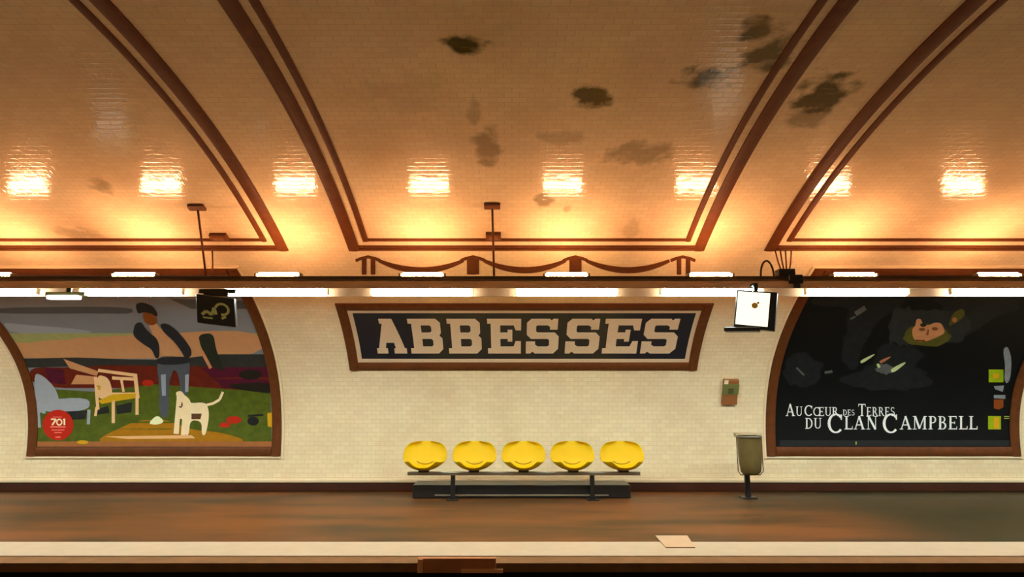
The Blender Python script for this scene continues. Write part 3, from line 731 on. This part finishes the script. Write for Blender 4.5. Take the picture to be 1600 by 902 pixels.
for px in (1211, 1219, 1227, 1236):
    p = at_wall(px, 391, 0.014); q = at_depth(1220 + (px - 1211) * .55, 421, RY + 0.03)
    bm = bmesh.new(); tube(bm, [q, q.lerp(p, .5) + Vector((0, 0, -0.03)), p], 0.010, 7); link('cable', bm, M['rust'], t, smooth=True)
bm = bmesh.new(); cc = at_depth(1199, 431, RY + 0.02)
tube(bm, [(cc.x + 0.085 * math.cos(R(a)), RY + 0.02, z_c1 - 0.005 + 0.21 * math.sin(R(a))) for a in range(0, 181, 12)], 0.013, 8)
tag(link('cable_loop', bm, M['raildark'], smooth=True), 'dark arched loop of cable standing on the rail left of the clamp', 'cable')

# bright monitor under the rail, beside the sign
mc = at_depth(1176, 484, 7.60)
mt = thing('platform_monitor', 'small bright white screen in a dark case hanging from the rail right of the sign', 'screen', (mc.x, mc.y, zpix(452, 7.86)))
rot = Matrix.Rotation(R(-24), 3, 'Z') @ Matrix.Rotation(R(8), 3, 'Y')
def loc(p): return mc + rot @ Vector(p)
bm = bmesh.new(); box(bm, loc((0.03, 0.09, 0.0)), (0.46, 0.16, 0.46), rot, 0.012); link('case', bm, M['black'], mt)
bm = bmesh.new(); box(bm, loc((0.0, 0.005, 0.01)), (0.36, 0.012, 0.40), rot, 0.002); scr = link('screen', bm, M['screen'], mt)
bm = bmesh.new(); tube(bm, [loc((0.02, -0.002, 0.05)), loc((0.02, -0.008, 0.05))], 0.035, 14); tube(bm, [loc((0.055, -0.002, 0.085)), loc((0.055, -0.007, 0.085))], 0.014, 10)
link('picture', bm, M['gold'], scr)
bm = bmesh.new(); box(bm, loc((-0.10, 0.02, -0.25)), (0.40, 0.20, 0.05), rot @ Matrix.Rotation(R(-6), 3, 'Y'), 0.012); link('tray', bm, M['black'], mt)
bm = bmesh.new(); box(bm, (mc.x + 0.10, mc.y + .18, zpix(447, RF)), (0.05, 0.12, 0.03)); box(bm, (mc.x + 0.10, mc.y + .13, (zpix(447, RF) + mc.z + .2) / 2), (0.05, 0.03, 0.14)); link('hanger', bm, M['black'], mt)
# platform exit sign under the rail at left, tilted
ec = at_depth(339, 486, 7.72)
et = thing('hanging_sign', 'dark tilted sign box with pale green marks hanging over the left poster', 'sign', (ec.x, ec.y, zpix(463, 7.95)))
rot = Matrix.Rotation(R(6), 3, 'Y') @ Matrix.Rotation(R(14), 3, 'Z')
bm = bmesh.new()
sh = Matrix(((1, 0, -0.22), (0, 1, 0), (0, 0, 1)))
box(bm, ec, (0.44, 0.12, 0.34), rot @ sh, 0.012); link('case', bm, M['black'], et)
def loc2(p): return ec + rot @ sh @ Vector(p)
marks = sweep([(-0.16, -0.07), (-0.11, -0.02), (-0.05, -0.06), (-0.02, 0.03), (0.0, -0.05)], 0.035) + sweep([(0.07 + 0.075 * math.cos(R(a)), 0.02 + 0.065 * math.sin(R(a))) for a in range(-100, 200, 30)], 0.028) + [seg(0.06, -0.09, 0.11, -0.06, 0.03), seg(-0.15, -0.10, -0.04, -0.10, 0.02)]
bm = bmesh.new()
for i, pl in enumerate(marks):
    vs = [bm.verts.new(loc2((u, -0.063 - 0.0003 * i, v))) for u, v in pl]; bm.faces.new(vs)
link('pale_marks', bm, M['signmark'], et)
bm = bmesh.new()
box(bm, (ec.x - 0.05, RF - 0.03, zpix(456, RF)), (0.45, 0.05, 0.05)); box(bm, (ec.x - 0.05, ec.y + .06, zpix(461, RF)), (0.3, 0.04, 0.06)); link('bracket', bm, M['raildark'], et)
# small extra lamp hanging under the rail at left
sc = at_depth(100, 465, 7.76)
t = thing('emergency_lamp', 'short white lamp hanging just under the rail at the left poster', 'lamp', sc)
bm = bmesh.new(); box(bm, sc, (0.38, 0.09, 0.05), None, 0.012); link('diffuser', bm, mat('lit_small_lamp', (.9, .9, .85), emit=(1, 1, .95), estr=2.5), t)
bm = bmesh.new(); box(bm, sc + Vector((0, 0.05, 0.045)), (0.48, 0.10, 0.05), None, 0.01); link('housing', bm, M['boxg'], t)
bm = bmesh.new(); box(bm, (sc.x, RF - 0.012, sc.z + .085), (0.06, 0.02, 0.09)); link('bracket', bm, M['raildark'], t)

# ------------------------------------------------------------ bench with five seats
bY = 10.35
bx0, bx1 = at_depth(637, 739, bY).x, at_depth(1000, 739, bY).x
bz = at_depth(800, 740, bY).z
bench = thing('station_bench', 'row of five yellow bucket seats on a metal beam against the wall', 'bench', ((bx0 + bx1) / 2, bY, 0))
bm = bmesh.new(); box(bm, ((bx0 + bx1) / 2, bY, bz), (bx1 - bx0, 0.07, 0.055), bev=0.008); link('beam', bm, M['steel'], bench)
for px in (708, 925):
    x = at_depth(px, 740, bY).x; bm = bmesh.new()
    box(bm, (x, bY, bz / 2), (0.07, 0.06, bz - 0.04), bev=0.006); box(bm, (x, bY, 0.008), (0.18, 0.24, 0.016), bev=0.003); link('post', bm, M['black'], bench)
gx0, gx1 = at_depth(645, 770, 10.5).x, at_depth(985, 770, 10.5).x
bm = bmesh.new(); box(bm, ((gx0 + gx1) / 2, 10.72, 0.105), (gx1 - gx0, 0.5, 0.20), bev=0.01); link('shade_box', bm, M['black'], bench)  # black box added to stand in for the shade under the seats
bm = bmesh.new(); box(bm, ((gx0 + gx1) / 2, 10.462, 0.05), (gx1 - gx0 - 0.7, 0.014, 0.02), bev=0.003); link('grey_bar', bm, M['cap'], bench)  # grey bar on the front of the added box
def seat_mesh(cx):
    # side profile from the front lip to the top of the back
    prof = [(-0.21, .035, .20), (-0.19, .005, .25), (-0.12, -.015, .29), (-0.03, -.02, .315), (0.06, -.005, .33), (0.12, .05, .345), (0.155, .13, .35),
            (0.18, .22, .35), (0.20, .30, .33), (0.215, .355, .285), (0.22, .39, .22), (0.222, .402, .12)]
    n = 18; vo = []
    bm = bmesh.new(); rows = []
    for y, z, hw in prof:
        row = []
        for j in range(n + 1):
            u = -1 + 2 * j / n
            bow = abs(u) ** 2.6
            yy = y - bow * 0.10 * min(1, max(0, (z + .02) / .12)) ; zz = z + bow * 0.13 * max(0, 1 - (z + .02) / .22)
            row.append(bm.verts.new((cx + hw * math.sin(u * math.pi / 2) if False else cx + hw * u, bY + yy, bz + 0.075 + zz)))
        rows.append(row)
    for a, b in zip(rows, rows[1:]):
        for j in range(n): bm.faces.new((a[j], a[j + 1], b[j + 1], b[j]))
    return bm
for px in (663, 741, 818, 895, 973):
    x = at_depth(px, 715, bY).x
    bm = seat_mesh(x)
    st_ = link('seat', bm, M['yellow'], bench, smooth=True)
    so = st_.modifiers.new('thickness', 'SOLIDIFY'); so.thickness = 0.014; so.offset = 0
    sb = st_.modifiers.new('round', 'SUBSURF'); sb.levels = 1; sb.render_levels = 2
    bm = bmesh.new(); tube(bm, [(x + dx, bY + dy, bz + .075 + dz) for dx, dy, dz in ((-.13, .122, .098), (-.09, .112, .074), (-.045, .104, .060), (0, .102, .056), (.045, .104, .060), (.09, .112, .074), (.13, .122, .098))], 0.008, 6)
    link('crease_shade', bm, M['yshade'], st_, smooth=True)  # dark line that colours in the shade of the seat crease
    bm = bmesh.new(); box(bm, (x, bY, bz + 0.04), (0.16, 0.14, 0.04), bev=0.005); link('seat_bracket', bm, M['black'], st_)

# ------------------------------------------------------------ bin
nY = 10.4
nx = at_depth(1170, 720, nY).x
zt, zb = at_depth(1170, 682, nY).z, at_depth(1170, 742, nY).z
bn = thing('litter_bin', 'olive plastic bag bin hanging in a metal hoop on a black post', 'litter bin', (nx, nY, 0))
bm = bmesh.new(); box(bm, (nx, nY + 0.12, (zt - 0.02) / 2), (0.08, 0.05, zt - 0.02), bev=0.006); box(bm, (nx, nY + 0.12, 0.01), (0.22, 0.2, 0.02), bev=0.003); link('post', bm, M['black'], bn)
bm = bmesh.new(); rows = []
NB = 28
for i, (z, r) in enumerate([(zb, .02), (zb + .005, .11), (zb + .05, .155), (zb + .2, .175), (zb + .38, .178), (zt - .02, .175), (zt + .005, .182)]):
    rows.append([bm.verts.new((nx + r * math.cos(a * 2 * math.pi / NB) * (1 + .03 * math.sin(5 * a + i)), nY - 0.06 + r * 0.8 * math.sin(a * 2 * math.pi / NB) * (1 + .03 * math.cos(4 * a + i)), z)) for a in range(NB)])
for a, b in zip(rows, rows[1:]):
    for k in range(NB): bm.faces.new((a[k], a[(k + 1) % NB], b[(k + 1) % NB], b[k]))
bm.faces.new(rows[0][::-1]); link('bag', bm, M['bag'], bn, smooth=True)
bm = bmesh.new()
pts = [(nx + .19 * math.cos(R(a)), nY - 0.06 + .155 * math.sin(R(a)), zt) for a in range(0, 361, 15)]
tube(bm, pts, 0.013, 8, caps=False); link('hoop', bm, M['steel'], bn, smooth=True)
bm = bmesh.new()
for sg in (-1, 1): tube(bm, [(nx + sg * .195, nY - .06, zt), (nx + sg * .195, nY - .06, zb + 0.06), (nx + sg * .15, nY - .04, zb), (nx, nY + .09, zb - .01)], 0.008, 6)
link('side_bars', bm, M['rust'], bn, smooth=True)
bm = bmesh.new(); box(bm, (nx, nY - 0.02, zt + 0.045), (0.36, 0.30, 0.02), bev=0.008)
for sg in (-1, 1): box(bm, (nx + sg * .165, nY + .1, zt + 0.02), (0.02, 0.02, 0.06))
link('lid', bm, mat('beige_bin_lid', (.5, .38, .22), .4), bn)

# wall box
w = at_wall(1139, 611); 
wb = thing('wall_call_box', 'small olive and brown call box fixed on the tiled wall above the bin', 'call box', w)
s0, s1 = s_of(631), s_of(592); xa, xb = x_of(1128, s_of(611)), x_of(1151, s_of(611))
sm = s0 + (s1 - s0) * .42
bm = bmesh.new(); hband(bm, xa, xb, s0, s1, h=0.06, crown=0.004); link('body', bm, M['boxb'], wb)
bm = bmesh.new(); hband(bm, xa - .006, xb + .006, sm, s0 + (s1 - s0) * .84, h=0.074, crown=0.004, base=.03); link('upper_plate', bm, M['boxg'], wb)
bm = bmesh.new()
for k in range(3): hband(bm, xa + .08, xb - .08, sm + .03 + .035 * k, sm + .045 + .035 * k, h=0.082, base=.07)
link('grille', bm, M['raildark'], wb)
bm = bmesh.new(); hband(bm, xa, xa + .07, s0 + (s1 - s0) * .85, s1, h=0.068, base=.03); link('pale_tab', bm, M['cream'], wb)

# pale slab on the platform, and the box under the edge
bm = bmesh.new()
P = [at_depth(1, 1, 1)] and []
def floor_pt(px, py, z=0.0):
    a = (px - 800) / FPX; b = (451 - py) / FPX; dz = st + b * ct; t_ = (z - 1.6) / dz
    return Vector((-0.2 + a * t_, t_ * (ct - b * st), z))
q = [floor_pt(1024, 837, .014), floor_pt(1074, 837, .014), floor_pt(1086, 855, .014), floor_pt(1040, 855, .014)]
tv = [bm.verts.new(v) for v in q]; bv = [bm.verts.new(v - Vector((0, 0, .012))) for v in q]
bm.faces.new(tv[::-1]); bm.faces.new(bv)
for i in range(4): bm.faces.new((tv[i], tv[(i + 1) % 4], bv[(i + 1) % 4], bv[i]))
bmesh.ops.recalc_face_normals(bm, faces=bm.faces)
tag(link('cover_plate', bm, M['sheet']), 'pale square cover plate lying by the platform edge', 'cover plate')
SY = LIP - 0.07
xa, xb = at_depth(652, 885, SY).x, at_depth(775, 885, SY).x
zt_ = at_depth(700, 873, SY).z; zb_ = at_depth(700, 896, SY).z
t = thing('edge_step', 'rusty brown metal step box fixed below the pale platform edge', 'step', ((xa + xb) / 2, LIP, zb_))
bm = bmesh.new(); box(bm, ((xa + xb) / 2, LIP - .036, (zt_ + zb_) / 2), (xb - xa, .068, zt_ - zb_), bev=0.006); link('body', bm, M['step'], t)
bm = bmesh.new(); box(bm, (xa + 0.62, SY - .009, zb_ + .022), (0.40, .016, .035), bev=.003); box(bm, (xa + .03, SY - .009, (zt_ + zb_) / 2), (.05, .016, zt_ - zb_ - .01), bev=.003)
link('bracket', bm, M['stepl'], t)
